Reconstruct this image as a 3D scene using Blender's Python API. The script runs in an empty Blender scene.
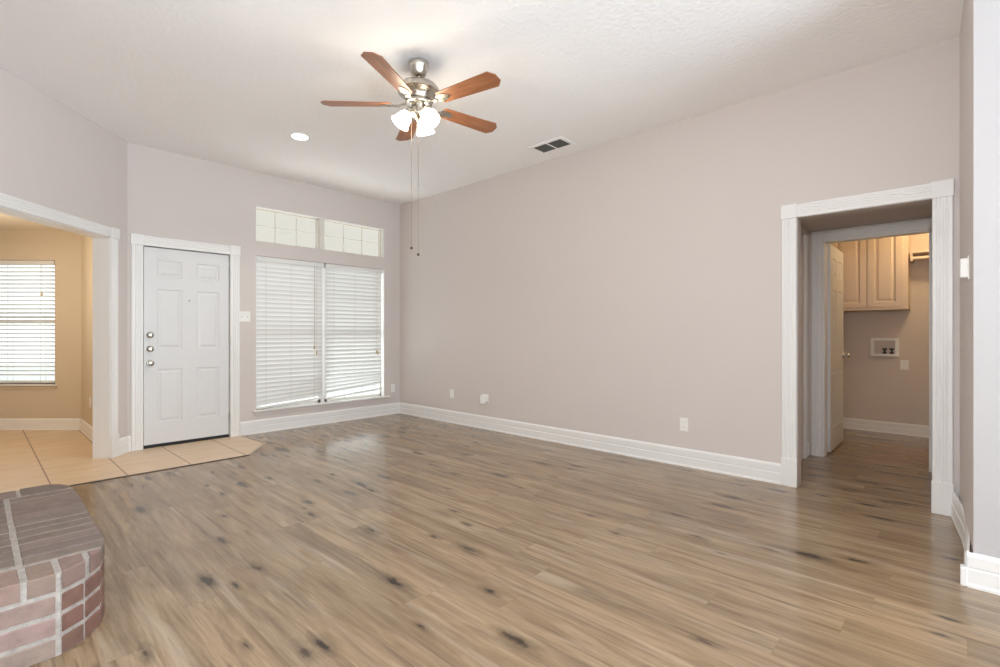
import bpy, bmesh, math, random
from mathutils import Vector, Matrix

random.seed(7)
SC = bpy.context.scene
COL = SC.collection

# ------------------------------------------------------------------ camera
CAM_H = 1.166
cam_d = bpy.data.cameras.new('camera')
cam_d.sensor_width = 36.0
cam_d.lens = 491.0 / 1000.0 * 36.0
cam_d.clip_start = 0.02
cam = bpy.data.objects.new('camera', cam_d)
COL.objects.link(cam)
cam.location = (0, 0, CAM_H)
cam.rotation_euler = (math.radians(90), 0, math.radians(43.0 - 90.0))
SC.camera = cam

# ------------------------------------------------------------------ world, exposure
world = bpy.data.worlds.new('sky')
SC.world = world
world.use_nodes = True
wn = world.node_tree.nodes
wn['Background'].inputs[0].default_value = (0.93, 0.97, 1.0, 1)
wn['Background'].inputs[1].default_value = 1.5
SC.view_settings.view_transform = 'Standard'
SC.view_settings.look = 'None'
SC.view_settings.exposure = 0.15
SC.view_settings.gamma = 1.0
SC.view_settings.use_curve_mapping = False
SC.cycles.max_bounces = 10
SC.cycles.diffuse_bounces = 6
SC.cycles.transparent_max_bounces = 16
SC.cycles.caustics_reflective = False
SC.cycles.caustics_refractive = False
SC.cycles.use_denoising = True
SC.cycles.sample_clamp_indirect = 6.0


def lamp(name, kind, loc, power, color=(1, 1, 1), size=0.1, size_y=None, rot=(0, 0, 0)):
    d = bpy.data.lights.new(name, kind)
    d.energy = power
    d.color = color
    if kind == 'AREA':
        d.size = size
        if size_y:
            d.shape = 'RECTANGLE'
            d.size_y = size_y
    elif kind in ('POINT', 'SPOT'):
        d.shadow_soft_size = size
    o = bpy.data.objects.new(name, d)
    COL.objects.link(o)
    o.location = loc
    o.rotation_euler = rot
    return o


# sky light enters where the unseen back of the room is left open
# added area lamp behind the camera, throwing fill light up to the ceiling
lamp('ceiling_fill_lamp', 'AREA', (3.60, -6.50, -0.10), 1000.0, (0.74, 0.89, 1.0), 8.0, 5.0,
     (math.radians(122), 0, 0))
# added fill lamp left of the camera, brightening the right-hand walls
lamp('side_fill_lamp', 'AREA', (-0.60, 1.05, 1.50), 14.0, (0.76, 0.90, 1.0), 1.9, 2.6,
     (math.radians(90), 0, math.radians(-90)))
# the photographer's strobe above the camera (it throws the blade shadows on the ceiling)
lamp('strobe_light', 'POINT', (0.15, -0.03, 1.76), 98.0, (0.96, 0.97, 1.0), 0.10)
# daylight through the front windows
lamp('front_window_daylight', 'AREA', (3.12, 6.3, 1.25), 14.0, (0.90, 0.96, 1.0), 1.7, 1.8,
     (math.radians(-90), 0, 0))
# added lamp outside the front windows, filling the far ceiling between the slats
lamp('front_fill_lamp', 'AREA', (3.60, 8.2, -0.05), 250.0, (0.92, 0.96, 1.0), 4.8, 2.6,
     (math.radians(-145), 0, 0))

# ------------------------------------------------------------------ materials


def lin(c):
    c = c / 255.0
    return c / 12.92 if c <= 0.04045 else ((c + 0.055) / 1.055) ** 2.4


def rgb(r, g, b):
    return (lin(r), lin(g), lin(b), 1.0)


class NT:
    def __init__(self, name):
        self.m = bpy.data.materials.new(name)
        self.m.use_nodes = True
        self.t = self.m.node_tree
        self.b = self.t.nodes['Principled BSDF']
        self.out = self.t.nodes['Material Output']

    def n(self, typ, **kw):
        x = self.t.nodes.new(typ)
        for k, v in kw.items():
            setattr(x, k, v)
        return x

    def l(self, a, b):
        self.t.links.new(a, b)

    def val(self, sock, v):
        if hasattr(v, 'is_linked') or hasattr(v, 'links'):
            self.l(v, sock)
        else:
            sock.default_value = v

    def math(self, op, a, b=None, c=None):
        x = self.n('ShaderNodeMath', operation=op)
        self.val(x.inputs[0], a)
        if b is not None:
            self.val(x.inputs[1], b)
        if c is not None:
            self.val(x.inputs[2], c)
        return x.outputs[0]

    def mix(self, f, a, b, blend='MIX'):
        x = self.n('ShaderNodeMix', data_type='RGBA', blend_type=blend)
        self.val(x.inputs[0], f)
        self.val(x.inputs[6], a)
        self.val(x.inputs[7], b)
        return x.outputs[2]

    def coords(self, scale=(1, 1, 1), rot=(0, 0, 0)):
        g = self.n('ShaderNodeNewGeometry')
        mp = self.n('ShaderNodeMapping')
        mp.inputs['Scale'].default_value = scale
        mp.inputs['Rotation'].default_value = rot
        self.l(g.outputs['Position'], mp.inputs[0])
        return mp.outputs[0]

    def objco(self, scale=(1, 1, 1)):
        g = self.n('ShaderNodeTexCoord')
        mp = self.n('ShaderNodeMapping')
        mp.inputs['Scale'].default_value = scale
        self.l(g.outputs['Object'], mp.inputs[0])
        return mp.outputs[0]

    def noise(self, vec, scale=5.0, detail=3.0, rough=0.5, w=None, dist=0.0):
        x = self.n('ShaderNodeTexNoise')
        if w is not None:
            x.noise_dimensions = '4D'
            self.val(x.inputs['W'], w)
        self.l(vec, x.inputs['Vector'])
        x.inputs['Scale'].default_value = scale
        x.inputs['Detail'].default_value = detail
        x.inputs['Roughness'].default_value = rough
        x.inputs['Distortion'].default_value = dist
        return x.outputs[0]

    def ramp(self, f, stops):
        x = self.n('ShaderNodeValToRGB')
        e = x.color_ramp.elements
        while len(e) < len(stops):
            e.new(0.5)
        for i, (p, c) in enumerate(stops):
            e[i].position = p
            e[i].color = c if len(c) == 4 else (*c, 1)
        self.l(f, x.inputs[0])
        return x.outputs[0]

    def bump(self, h, strength=0.2, distance=0.01):
        x = self.n('ShaderNodeBump')
        x.inputs['Strength'].default_value = strength
        x.inputs['Distance'].default_value = distance
        self.l(h, x.inputs['Height'])
        self.l(x.outputs[0], self.b.inputs['Normal'])


def simple(name, col, rough=0.5, metal=0.0, noise_amt=0.03, noise_scale=6.0, spec=0.5):
    k = NT(name)
    v = k.noise(k.objco(), noise_scale, 2.0)
    d = tuple(max(0, c * (1 - noise_amt)) for c in col[:3]) + (1,)
    u = tuple(min(1, c * (1 + noise_amt)) for c in col[:3]) + (1,)
    k.l(k.mix(v, d, u), k.b.inputs['Base Color'])
    k.b.inputs['Roughness'].default_value = rough
    k.b.inputs['Metallic'].default_value = metal
    k.b.inputs['Specular IOR Level'].default_value = spec
    return k.m


def paint(name, col, rough=0.85, bump_s=0.12, scale=90.0, dist=0.003):
    k = NT(name)
    co = k.coords()
    v = k.noise(co, 1.3, 2.0)
    d = tuple(c * 0.985 for c in col[:3]) + (1,)
    u = tuple(min(1, c * 1.015) for c in col[:3]) + (1,)
    k.l(k.mix(v, d, u), k.b.inputs['Base Color'])
    k.b.inputs['Roughness'].default_value = rough
    k.b.inputs['Specular IOR Level'].default_value = 0.25
    k.bump(k.noise(co, scale, 3.0), bump_s, dist)
    return k.m


M = {}
M['wall'] = paint('greige_wall_paint', rgb(210, 202, 198))
M['ceil'] = paint('ceiling_knockdown_paint', rgb(246, 245, 245), 0.9, 0.6, 34.0, 0.010)
M['dining'] = paint('dining_wall_paint', rgb(205, 190, 168))
M['laundry'] = paint('laundry_wall_paint', rgb(208, 198, 190))
M['trim'] = simple('white_semigloss_trim', rgb(232, 231, 229), 0.35, 0, 0.01)
M['door'] = simple('white_door_paint', rgb(218, 218, 218), 0.38, 0, 0.008)
M['plastic'] = simple('white_plastic', rgb(236, 235, 231), 0.4, 0, 0.01)
M['vinyl'] = simple('window_vinyl', rgb(222, 219, 210), 0.45, 0, 0.01)
M['nickel'] = simple('brushed_nickel', rgb(190, 184, 174), 0.26, 1.0, 0.06, 30)
M['hinge'] = simple('hinge_metal', rgb(150, 148, 144), 0.4, 0.9, 0.05, 30)
M['black'] = simple('black_rubber', rgb(26, 26, 26), 0.6, 0, 0.05)
M['dark'] = simple('vent_dark_metal', rgb(92, 93, 90), 0.55, 0.2, 0.1)
M['brown'] = simple('transition_strip_metal', rgb(78, 62, 48), 0.4, 0.2, 0.1)
M['cabinet'] = simple('cabinet_cream_paint', rgb(214, 196, 178), 0.45, 0, 0.02)
M['brass'] = simple('valve_dark_brass', rgb(60, 50, 42), 0.4, 0.6, 0.1)
M['tassel'] = simple('blind_tassel', rgb(196, 176, 140), 0.6, 0, 0.05)
M['cord'] = simple('blind_cord', rgb(205, 202, 192), 0.8, 0, 0.02)
M['slot'] = simple('outlet_slot', rgb(150, 146, 140), 0.6, 0, 0.02)
M['chain'] = simple('pull_chain_metal', rgb(120, 108, 92), 0.4, 0.6, 0.05)
M['ball'] = simple('pull_chain_ball', rgb(70, 52, 38), 0.5, 0.0, 0.05)


def slat_mat():
    k = NT('white_blind_slat')
    k.b.inputs['Base Color'].default_value = rgb(230, 229, 227)
    k.b.inputs['Roughness'].default_value = 0.45
    tr = k.n('ShaderNodeBsdfTranslucent')
    v = k.noise(k.objco(), 3.0, 1.0)
    k.l(k.mix(v, rgb(236, 235, 233), rgb(242, 241, 239)), tr.inputs[0])
    mx = k.n('ShaderNodeMixShader')
    mx.inputs[0].default_value = 0.17
    k.l(k.b.outputs[0], mx.inputs[1])
    k.l(tr.outputs[0], mx.inputs[2])
    k.l(mx.outputs[0], k.out.inputs[0])
    return k.m


M['slat'] = slat_mat()


def glass_mat(name, tint):
    k = NT(name)
    tp = k.n('ShaderNodeBsdfTransparent')
    v = k.noise(k.objco(), 0.8, 1.0)
    d = tuple(c * 0.97 for c in tint[:3]) + (1,)
    k.l(k.mix(v, d, tint), tp.inputs[0])
    gl = k.n('ShaderNodeBsdfGlossy')
    gl.inputs['Roughness'].default_value = 0.03
    mx = k.n('ShaderNodeMixShader')
    mx.inputs[0].default_value = 0.05
    k.l(tp.outputs[0], mx.inputs[1])
    k.l(gl.outputs[0], mx.inputs[2])
    k.l(mx.outputs[0], k.out.inputs[0])
    return k.m


M['glass'] = glass_mat('clear_window_glass', (0.95, 0.97, 0.96, 1))
M['dim_glass'] = glass_mat('sky_dimming_transom_glass', (0.735, 0.715, 0.67, 1))  # tint added to dim the sky seen through the transom


def emit_mat(name, col, s):
    k = NT(name)
    v = k.noise(k.objco(), 2.0, 1.0)
    c2 = tuple(c * 0.97 for c in col[:3]) + (1,)
    k.l(k.mix(v, c2, col), k.b.inputs['Emission Color'])
    k.b.inputs['Emission Strength'].default_value = s
    k.b.inputs['Base Color'].default_value = (0.9, 0.88, 0.84, 1)
    return k.m


M['bulb'] = emit_mat('lit_frosted_glass', (1.0, 0.90, 0.72, 1), 15.0)
M['led'] = emit_mat('lit_downlight_lens', (1.0, 0.99, 0.96, 1), 6.0)


def floor_mat():
    k = NT('vinyl_plank_floor')
    g = k.n('ShaderNodeNewGeometry')
    sep = k.n('ShaderNodeSeparateXYZ')
    k.l(g.outputs['Position'], sep.inputs[0])
    X, Y = sep.outputs[0], sep.outputs[1]
    W, L = 0.152, 1.22
    row = k.math('FLOOR', k.math('DIVIDE', X, W))
    wn_ = k.n('ShaderNodeTexWhiteNoise', noise_dimensions='1D')
    k.l(row, wn_.inputs['W'])
    yy = k.math('ADD', k.math('DIVIDE', Y, L), k.math('MULTIPLY', wn_.outputs[0], 7.0))
    pl = k.math('FLOOR', yy)
    cb = k.n('ShaderNodeCombineXYZ')
    k.l(row, cb.inputs[0])
    k.l(pl, cb.inputs[1])
    w2 = k.n('ShaderNodeTexWhiteNoise', noise_dimensions='2D')
    k.l(cb.outputs[0], w2.inputs['Vector'])
    rnd = w2.outputs[0]
    seed = k.math('MULTIPLY', rnd, 37.0)
    # grain coordinates: long along Y
    def gco(sx, sy):
        c = k.n('ShaderNodeCombineXYZ')
        k.l(k.math('MULTIPLY', X, sx), c.inputs[0])
        k.l(k.math('MULTIPLY', Y, sy), c.inputs[1])
        return c.outputs[0]
    n1 = k.noise(gco(16, 1.6), 1.0, 5.0, 0.6, seed, 0.9)
    n2 = k.noise(gco(85, 4.5), 1.0, 5.0, 0.68, seed, 0.5)
    n3 = k.noise(gco(7, 0.9), 1.0, 2.0, 0.5, seed)
    base = k.ramp(n1, [(0.25, rgb(112, 92, 69)), (0.45, rgb(146, 125, 100)), (0.60, rgb(162, 141, 115)), (0.80, rgb(182, 164, 139))])
    tone = k.ramp(rnd, [(0.0, rgb(205, 196, 186)), (0.5, rgb(232, 226, 218)), (1.0, rgb(255, 248, 240))])
    c1 = k.mix(0.55, base, tone, 'MULTIPLY')
    fine = k.ramp(n2, [(0.32, (0.62, 0.59, 0.55)), (0.56, (1.06, 1.06, 1.06))])
    c2 = k.mix(0.55, c1, fine, 'MULTIPLY')
    grey = k.ramp(n3, [(0.52, (0, 0, 0)), (0.72, (1, 1, 1))])
    c3 = k.mix(k.math('MULTIPLY', grey, 0.28), c2, rgb(136, 122, 107))
    # dark heart-wood streaks
    n4 = k.noise(gco(15, 0.8), 1.0, 4.0, 0.6, k.math('ADD', seed, 11.0), 0.7)
    st = k.ramp(n4, [(0.54, (0, 0, 0)), (0.66, (1, 1, 1))])
    c4 = k.mix(k.math('MULTIPLY', st, 0.40), c3, rgb(84, 68, 52))
    n6 = k.noise(gco(34, 1.3), 1.0, 3.0, 0.55, k.math('ADD', seed, 23.0), 0.6)
    st2 = k.ramp(n6, [(0.60, (0, 0, 0)), (0.70, (1, 1, 1))])
    c4 = k.mix(k.math('MULTIPLY', st2, 0.62), c4, rgb(70, 57, 46))
    # pale sap-wood patches
    n7 = k.noise(gco(11, 1.1), 1.0, 3.0, 0.55, k.math('ADD', seed, 31.0), 0.5)
    sp_ = k.ramp(n7, [(0.58, (0, 0, 0)), (0.72, (1, 1, 1))])
    c4 = k.mix(k.math('MULTIPLY', sp_, 0.38), c4, rgb(190, 176, 158))
    # knots: two sizes, drawn out along the grain
    def knots(sx, sy, keep, r0, r1, dens, col, base_c, off):
        vo = k.n('ShaderNodeTexVoronoi', voronoi_dimensions='2D', feature='F1')
        c_ = k.n('ShaderNodeCombineXYZ')
        k.l(k.math('ADD', k.math('MULTIPLY', X, sx), off * 17.0), c_.inputs[0])
        k.l(k.math('MULTIPLY', Y, sy), c_.inputs[1])
        c_.inputs[2].default_value = off
        k.l(c_.outputs[0], vo.inputs['Vector'])
        vo.inputs['Scale'].default_value = 1.0
        wob = k.noise(gco(40, 16), 1.0, 4.0, 0.65)
        wob2 = k.noise(gco(9, 2.2), 1.0, 2.0, 0.5)
        cs = k.n('ShaderNodeSeparateColor')
        k.l(vo.outputs['Color'], cs.inputs[0])
        size = k.math('ADD', k.math('MULTIPLY', cs.outputs[1], 0.9), 0.55)
        dk = k.math('DIVIDE', vo.outputs['Distance'], size)
        dk = k.math('ADD', dk, k.math('MULTIPLY', k.math('SUBTRACT', wob, 0.5), 0.20))
        dk = k.math('ADD', dk, k.math('MULTIPLY', k.math('SUBTRACT', wob2, 0.5), 0.16))
        pick = k.math('LESS_THAN', cs.outputs[0], keep)
        kn = k.ramp(dk, [(r0, (1, 1, 1)), ((r0 * 2 + r1) / 3, (0.42, 0.42, 0.42)), (r1, (0, 0, 0))])
        return k.mix(k.math('MULTIPLY', k.math('MULTIPLY', kn, pick), dens), base_c, col)
    c5 = knots(4.4, 1.4, 0.42, 0.03, 0.19, 0.92, rgb(40, 30, 22), c4, 0.3)
    c5 = knots(7.5, 2.2, 0.20, 0.03, 0.20, 0.88, rgb(46, 35, 26), c5, 0.7)
    # plank joints
    fx = k.math('FRACT', k.math('DIVIDE', X, W))
    fy = k.math('FRACT', yy)
    ex = k.math('LESS_THAN', k.math('ABSOLUTE', k.math('SUBTRACT', fx, 0.5)), 0.491)
    ey = k.math('LESS_THAN', k.math('ABSOLUTE', k.math('SUBTRACT', fy, 0.5)), 0.4988)
    inside = k.math('MULTIPLY', ex, ey)
    c6 = k.mix(k.math('MULTIPLY', k.math('SUBTRACT', 1.0, inside), 0.16), c5, rgb(95, 78, 62))
    k.l(c6, k.b.inputs['Base Color'])
    rr = k.math('ADD', k.math('MULTIPLY', n2, 0.10), 0.15)
    k.l(rr, k.b.inputs['Roughness'])
    k.b.inputs['Coat Weight'].default_value = 0.05
    k.b.inputs['Coat Roughness'].default_value = 0.16
    k.b.inputs['Specular IOR Level'].default_value = 0.5
    h = k.math('ADD', k.math('MULTIPLY', n2, 0.3), k.math('MULTIPLY', inside, 0.2))
    k.bump(h, 0.06, 0.002)
    return k.m


M['floor'] = floor_mat()


def tile_mat():
    k = NT('beige_ceramic_tile')
    g = k.n('ShaderNodeNewGeometry')
    sep = k.n('ShaderNodeSeparateXYZ')
    k.l(g.outputs['Position'], sep.inputs[0])
    fx = k.math('FRACT', k.math('DIVIDE', k.math('SUBTRACT', sep.outputs[0], 0.405), 0.457))
    fy = k.math('FRACT', k.math('DIVIDE', k.math('SUBTRACT', sep.outputs[1], 5.726), 0.457))
    gx = k.math('GREATER_THAN', k.math('ABSOLUTE', k.math('SUBTRACT', fx, 0.5)), 0.4895)
    gy = k.math('GREATER_THAN', k.math('ABSOLUTE', k.math('SUBTRACT', fy, 0.5)), 0.493)
    # the row in front of the entry door has long tiles without a cross joint
    inner = k.math('GREATER_THAN', sep.outputs[1], 5.60)
    lft = k.math('LESS_THAN', sep.outputs[0], 0.9)
    gy = k.math('MULTIPLY', k.math('MULTIPLY', gy, inner), lft)
    v = k.noise(k.coords((2.2, 7.0, 1)), 1.2, 4.0, 0.6, None, 0.8)
    base = k.ramp(v, [(0.3, rgb(205, 178, 146)), (0.6, rgb(216, 192, 162)), (0.8, rgb(222, 200, 172))])
    c = k.mix(k.math('MULTIPLY', gy, 0.45), base, rgb(140, 108, 76))
    c = k.mix(gx, c, rgb(128, 94, 64))
    k.l(c, k.b.inputs['Base Color'])
    k.b.inputs['Roughness'].default_value = 0.36
    k.bump(k.math('SUBTRACT', 1.0, k.math('MAXIMUM', gx, gy)), 0.2, 0.002)
    return k.m


M['tile'] = tile_mat()


def wood_blade():
    k = NT('cherry_fan_blade')
    co = k.objco((3.0, 26.0, 20.0))
    v = k.noise(co, 1.0, 4.0, 0.6, None, 0.6)
    k.l(k.ramp(v, [(0.3, rgb(122, 76, 48)), (0.55, rgb(148, 96, 64)), (0.8, rgb(166, 114, 80))]), k.b.inputs['Base Color'])
    k.b.inputs['Roughness'].default_value = 0.36
    return k.m


M['blade'] = wood_blade()


def brick_mat():
    k = NT('hearth_brick')
    at = k.n('ShaderNodeAttribute', attribute_name='tint')
    co = k.coords()
    v = k.noise(co, 16.0, 5.0, 0.65)
    v2 = k.noise(co, 120.0, 2.0, 0.6)
    shade = k.ramp(v, [(0.25, (0.72, 0.70, 0.69)), (0.5, (0.98, 0.98, 0.98)), (0.75, (1.16, 1.14, 1.12))])
    c = k.mix(1.0, at.outputs[0], shade, 'MULTIPLY')
    k.l(c, k.b.inputs['Base Color'])
    k.b.inputs['Roughness'].default_value = 0.75
    k.bump(k.math('ADD', v, k.math('MULTIPLY', v2, 0.5)), 0.5, 0.006)
    return k.m


M['brick'] = brick_mat()


def mortar_mat():
    k = NT('hearth_mortar')
    co = k.coords()
    v = k.noise(co, 40.0, 4.0, 0.6)
    k.l(k.ramp(v, [(0.3, rgb(150, 143, 137)), (0.7, rgb(182, 175, 169))]), k.b.inputs['Base Color'])
    k.b.inputs['Roughness'].default_value = 0.9
    k.bump(v, 0.5, 0.004)
    return k.m


M['mortar'] = mortar_mat()

# ------------------------------------------------------------------ geometry helpers


class MB:
    def __init__(self):
        self.bm = bmesh.new()

    def box(self, x0, x1, y0, y1, z0, z1, mx=None):
        p = [(x0, y0, z0), (x1, y0, z0), (x1, y1, z0), (x0, y1, z0), (x0, y0, z1), (x1, y0, z1), (x1, y1, z1), (x0, y1, z1)]
        vs = [self.bm.verts.new(mx @ Vector(q) if mx else Vector(q)) for q in p]
        for f in ((0, 3, 2, 1), (4, 5, 6, 7), (0, 1, 5, 4), (1, 2, 6, 5), (2, 3, 7, 6), (3, 0, 4, 7)):
            self.bm.faces.new([vs[i] for i in f])
        return self

    def rbox(self, x0, x1, y0, y1, z0, z1, r, mx=None, seg=2):
        """box with bevelled edges"""
        t = bmesh.new()
        bmesh.ops.create_cube(t, size=1.0)
        for v in t.verts:
            v.co = Vector((x0 + (v.co.x + .5) * (x1 - x0), y0 + (v.co.y + .5) * (y1 - y0), z0 + (v.co.z + .5) * (z1 - z0)))
        bmesh.ops.bevel(t, geom=t.edges[:], offset=r, segments=seg, affect='EDGES', profile=0.5)
        self.add(t, mx)
        t.free()
        return self

    def add(self, t, mx=None):
        mp = {}
        for v in t.verts:
            mp[v] = self.bm.verts.new(mx @ v.co if mx else v.co)
        for f in t.faces:
            try:
                self.bm.faces.new([mp[v] for v in f.verts])
            except ValueError:
                pass

    def prism(self, poly, z0, z1, mx=None):
        """polygon in xy extruded in z"""
        n = len(poly)
        a = [self.bm.verts.new(mx @ Vector((*p, z0)) if mx else Vector((*p, z0))) for p in poly]
        b = [self.bm.verts.new(mx @ Vector((*p, z1)) if mx else Vector((*p, z1))) for p in poly]
        fs = [self.bm.faces.new(a[::-1]), self.bm.faces.new(b)]
        for i in range(n):
            j = (i + 1) % n
            fs.append(self.bm.faces.new((a[i], a[j], b[j], b[i])))
        return fs

    def lathe(self, prof, seg=32, mx=None, cap=True):
        rings = []
        for r, z in prof:
            ring = []
            for i in range(seg):
                t = 2 * math.pi * i / seg
                p = Vector((r * math.cos(t), r * math.sin(t), z))
                ring.append(self.bm.verts.new(mx @ p if mx else p))
            rings.append(ring)
        for a, b in zip(rings, rings[1:]):
            for i in range(seg):
                j = (i + 1) % seg
                self.bm.faces.new((a[i], a[j], b[j], b[i]))
        if cap:
            self.bm.faces.new(rings[0][::-1])
            self.bm.faces.new(rings[-1])
        return self

    def tube(self, pts, r, seg=8):
        pts = [Vector(p) for p in pts]
        rings = []
        for i, p in enumerate(pts):
            d = (pts[min(i + 1, len(pts) - 1)] - pts[max(i - 1, 0)]).normalized()
            up = Vector((0, 0, 1)) if abs(d.z) < 0.95 else Vector((1, 0, 0))
            u = d.cross(up).normalized()
            v = d.cross(u).normalized()
            rr = r[i] if isinstance(r, (list, tuple)) else r
            rings.append([self.bm.verts.new(p + rr * (math.cos(2 * math.pi * k / seg) * u + math.sin(2 * math.pi * k / seg) * v)) for k in range(seg)])
        for a, b in zip(rings, rings[1:]):
            for k in range(seg):
                j = (k + 1) % seg
                self.bm.faces.new((a[k], a[j], b[j], b[k]))
        self.bm.faces.new(rings[0][::-1])
        self.bm.faces.new(rings[-1])
        return self

    def sphere(self, c, r, seg=14):
        t = bmesh.new()
        bmesh.ops.create_uvsphere(t, u_segments=seg, v_segments=seg // 2 + 1, radius=r)
        self.add(t, Matrix.Translation(c))
        t.free()
        return self

    def build(self, name, mat, parent=None, smooth=False, origin=None):
        bm = self.bm
        bmesh.ops.recalc_face_normals(bm, faces=bm.faces[:])
        me = bpy.data.meshes.new(name)
        if origin is not None:
            bmesh.ops.translate(bm, verts=bm.verts[:], vec=-Vector(origin))
        bm.to_mesh(me)
        bm.free()
        me.materials.append(mat)
        if smooth:
            for p in me.polygons:
                p.use_smooth = True
            try:
                me.set_sharp_from_angle(angle=math.radians(40))
            except Exception:
                pass
        o = bpy.data.objects.new(name, me)
        COL.objects.link(o)
        if origin is not None:
            o.location = origin
        if parent is not None:
            pm = parent
            o.parent = pm
            if origin is None:
                # geometry given in world space: cancel the parent's placement
                o.matrix_parent_inverse = world_of(pm).inverted()
            else:
                o.matrix_parent_inverse = world_of(pm).inverted()
        return o


def world_of(o):
    m = Matrix.LocRotScale(o.location, o.rotation_euler, o.scale)
    if o.parent:
        return world_of(o.parent) @ o.matrix_parent_inverse @ m
    return m


def tag(o, label=None, cat=None, group=None, kind=None):
    if label:
        o['label'] = label
    if cat:
        o['category'] = cat
    if group:
        o['group'] = group
    if kind:
        o['kind'] = kind
    return o


def thing(name, loc, label, cat, group=None, kind=None, rz=0.0):
    o = bpy.data.objects.new(name, None)
    o.empty_display_size = 0.1
    COL.objects.link(o)
    o.location = loc
    o.rotation_euler = (0, 0, rz)
    return tag(o, label, cat, group, kind)


def struct(o, label, cat):
    return tag(o, label, cat, None, 'structure')


def frame_mx(p, d, n):
    """local (u, v, z) -> world, u along d, v along n (horizontal unit vectors)"""
    m = Matrix.Identity(4)
    m[0][0], m[1][0] = d[0], d[1]
    m[0][1], m[1][1] = n[0], n[1]
    m[0][3], m[1][3], m[2][3] = p[0], p[1], (p[2] if len(p) > 2 else 0)
    return m


def holed_wall(mx, length, thick, height, holes, z0=0.0):
    """wall in local u (0..length), v (0..thick), z; holes = (u0,u1,z0,z1)"""
    us = sorted({0.0, length, *[h[0] for h in holes], *[h[1] for h in holes]})
    zs = sorted({z0, height, *[h[2] for h in holes], *[h[3] for h in holes]})
    us = [u for u in us if 0 <= u <= length]
    zs = [z for z in zs if z0 <= z <= height]
    def solid(i, j):
        if not (0 <= i < len(us) - 1 and 0 <= j < len(zs) - 1):
            return False
        u, z = (us[i] + us[i + 1]) / 2, (zs[j] + zs[j + 1]) / 2
        return not any(h[0] < u < h[1] and h[2] < z < h[3] for h in holes)
    mb = MB()
    cache = {}
    def V(u, v, z):
        key = (round(u, 5), round(v, 5), round(z, 5))
        if key not in cache:
            cache[key] = mb.bm.verts.new(mx @ Vector((u, v, z)))
        return cache[key]
    for i in range(len(us) - 1):
        for j in range(len(zs) - 1):
            if not solid(i, j):
                continue
            a, b, c, d = us[i], us[i + 1], zs[j], zs[j + 1]
            mb.bm.faces.new((V(a, 0, c), V(b, 0, c), V(b, 0, d), V(a, 0, d)))
            mb.bm.faces.new((V(a, thick, c), V(a, thick, d), V(b, thick, d), V(b, thick, c)))
            if not solid(i - 1, j):
                mb.bm.faces.new((V(a, 0, c), V(a, 0, d), V(a, thick, d), V(a, thick, c)))
            if not solid(i + 1, j):
                mb.bm.faces.new((V(b, 0, c), V(b, thick, c), V(b, thick, d), V(b, 0, d)))
            if not solid(i, j - 1):
                mb.bm.faces.new((V(a, 0, c), V(a, thick, c), V(b, thick, c), V(b, 0, c)))
            if not solid(i, j + 1):
                mb.bm.faces.new((V(a, 0, d), V(b, 0, d), V(b, thick, d), V(a, thick, d)))
    return mb


def extrude_profile(mb, prof, mx, a, b, axis='u'):
    """closed profile [(s, v)], s across, v out of the wall (towards the room), swept along axis.
    axis 'u': s is z;  axis 'z': s is u."""
    def P(s, v, t):
        return mx @ (Vector((t, -v, s)) if axis == 'u' else Vector((s, -v, t)))
    A = [mb.bm.verts.new(P(s, v, a)) for s, v in prof]
    B = [mb.bm.verts.new(P(s, v, b)) for s, v in prof]
    n = len(prof)
    for i in range(n):
        j = (i + 1) % n
        mb.bm.faces.new((A[i], A[j], B[j], B[i]))
    mb.bm.faces.new(A[::-1])
    mb.bm.faces.new(B)


# baseboard profile (z, out)
BASE = [(0, 0), (0, 0.022), (0.012, 0.022), (0.018, 0.017), (0.082, 0.017), (0.087, 0.012), (0.094, 0.015), (0.140, 0.015), (0.150, 0.011), (0.157, 0.005), (0.157, 0)]


def baseboard(name, mx, a, b, label, h=0.157):
    mb = MB()
    k = h / 0.157
    extrude_profile(mb, [(s * k, v) for s, v in BASE], mx, a, b)
    o = mb.build(name, M['trim'])
    return struct(o, label, 'baseboard')


def flute_profile(s0, s1, t=0.019, nfl=4):
    pts = [(s0, 0), (s0, t - 0.004), (s0 + 0.004, t)]
    w = s1 - s0
    m = 0.016
    p = (w - 2 * m) / nfl
    for i in range(nfl):
        a = s0 + m + i * p
        pts += [(a + p * .15, t), (a + p * .32, t - .003), (a + p * .68, t - .003), (a + p * .85, t)]
    pts += [(s1 - 0.004, t), (s1, t - 0.004), (s1, 0)]
    return pts


def casing(name, mx, u0, u1, ztop, label, w=0.1, plinth=0.21, left=True, right=True, blocks=True, z0=0.0, t=0.019, lx=0.0, nfl=4):
    """door casing: u0..u1 is the clear opening, ztop its head"""
    root = thing(name, mx @ Vector(((u0 + u1) / 2, 0, 0)), label, 'trim', None, 'structure')
    q = 0.006
    def side(a, b):
        if plinth:
            mb = MB()
            mb.rbox(a - 0.004, b + 0.004, -t - 0.007, 0, z0, plinth, 0.003, mx)
            mb.build('plinth_block', M['trim'], root)
        mb = MB()
        extrude_profile(mb, flute_profile(a, b, t, nfl), mx, plinth if plinth else z0, ztop + (0 if blocks else w), 'z')
        mb.build('side_casing', M['trim'], root)
        if blocks:
            mb = MB()
            mb.rbox(a - 0.006, b + 0.004, -t - 0.008, 0, ztop - 0.002, ztop + w + 0.006, 0.003, mx)
            mb.build('corner_block', M['trim'], root)
    if left:
        side(u0 - w, u0 - q * 0)
    if right:
        side(u1 + q * 0, u1 + w)
    mb = MB()
    extrude_profile(mb, flute_profile(ztop, ztop + w, t, nfl), mx, u0 - lx, u1 + lx, 'u')
    mb.build('head_casing', M['trim'], root)
    return root


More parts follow.
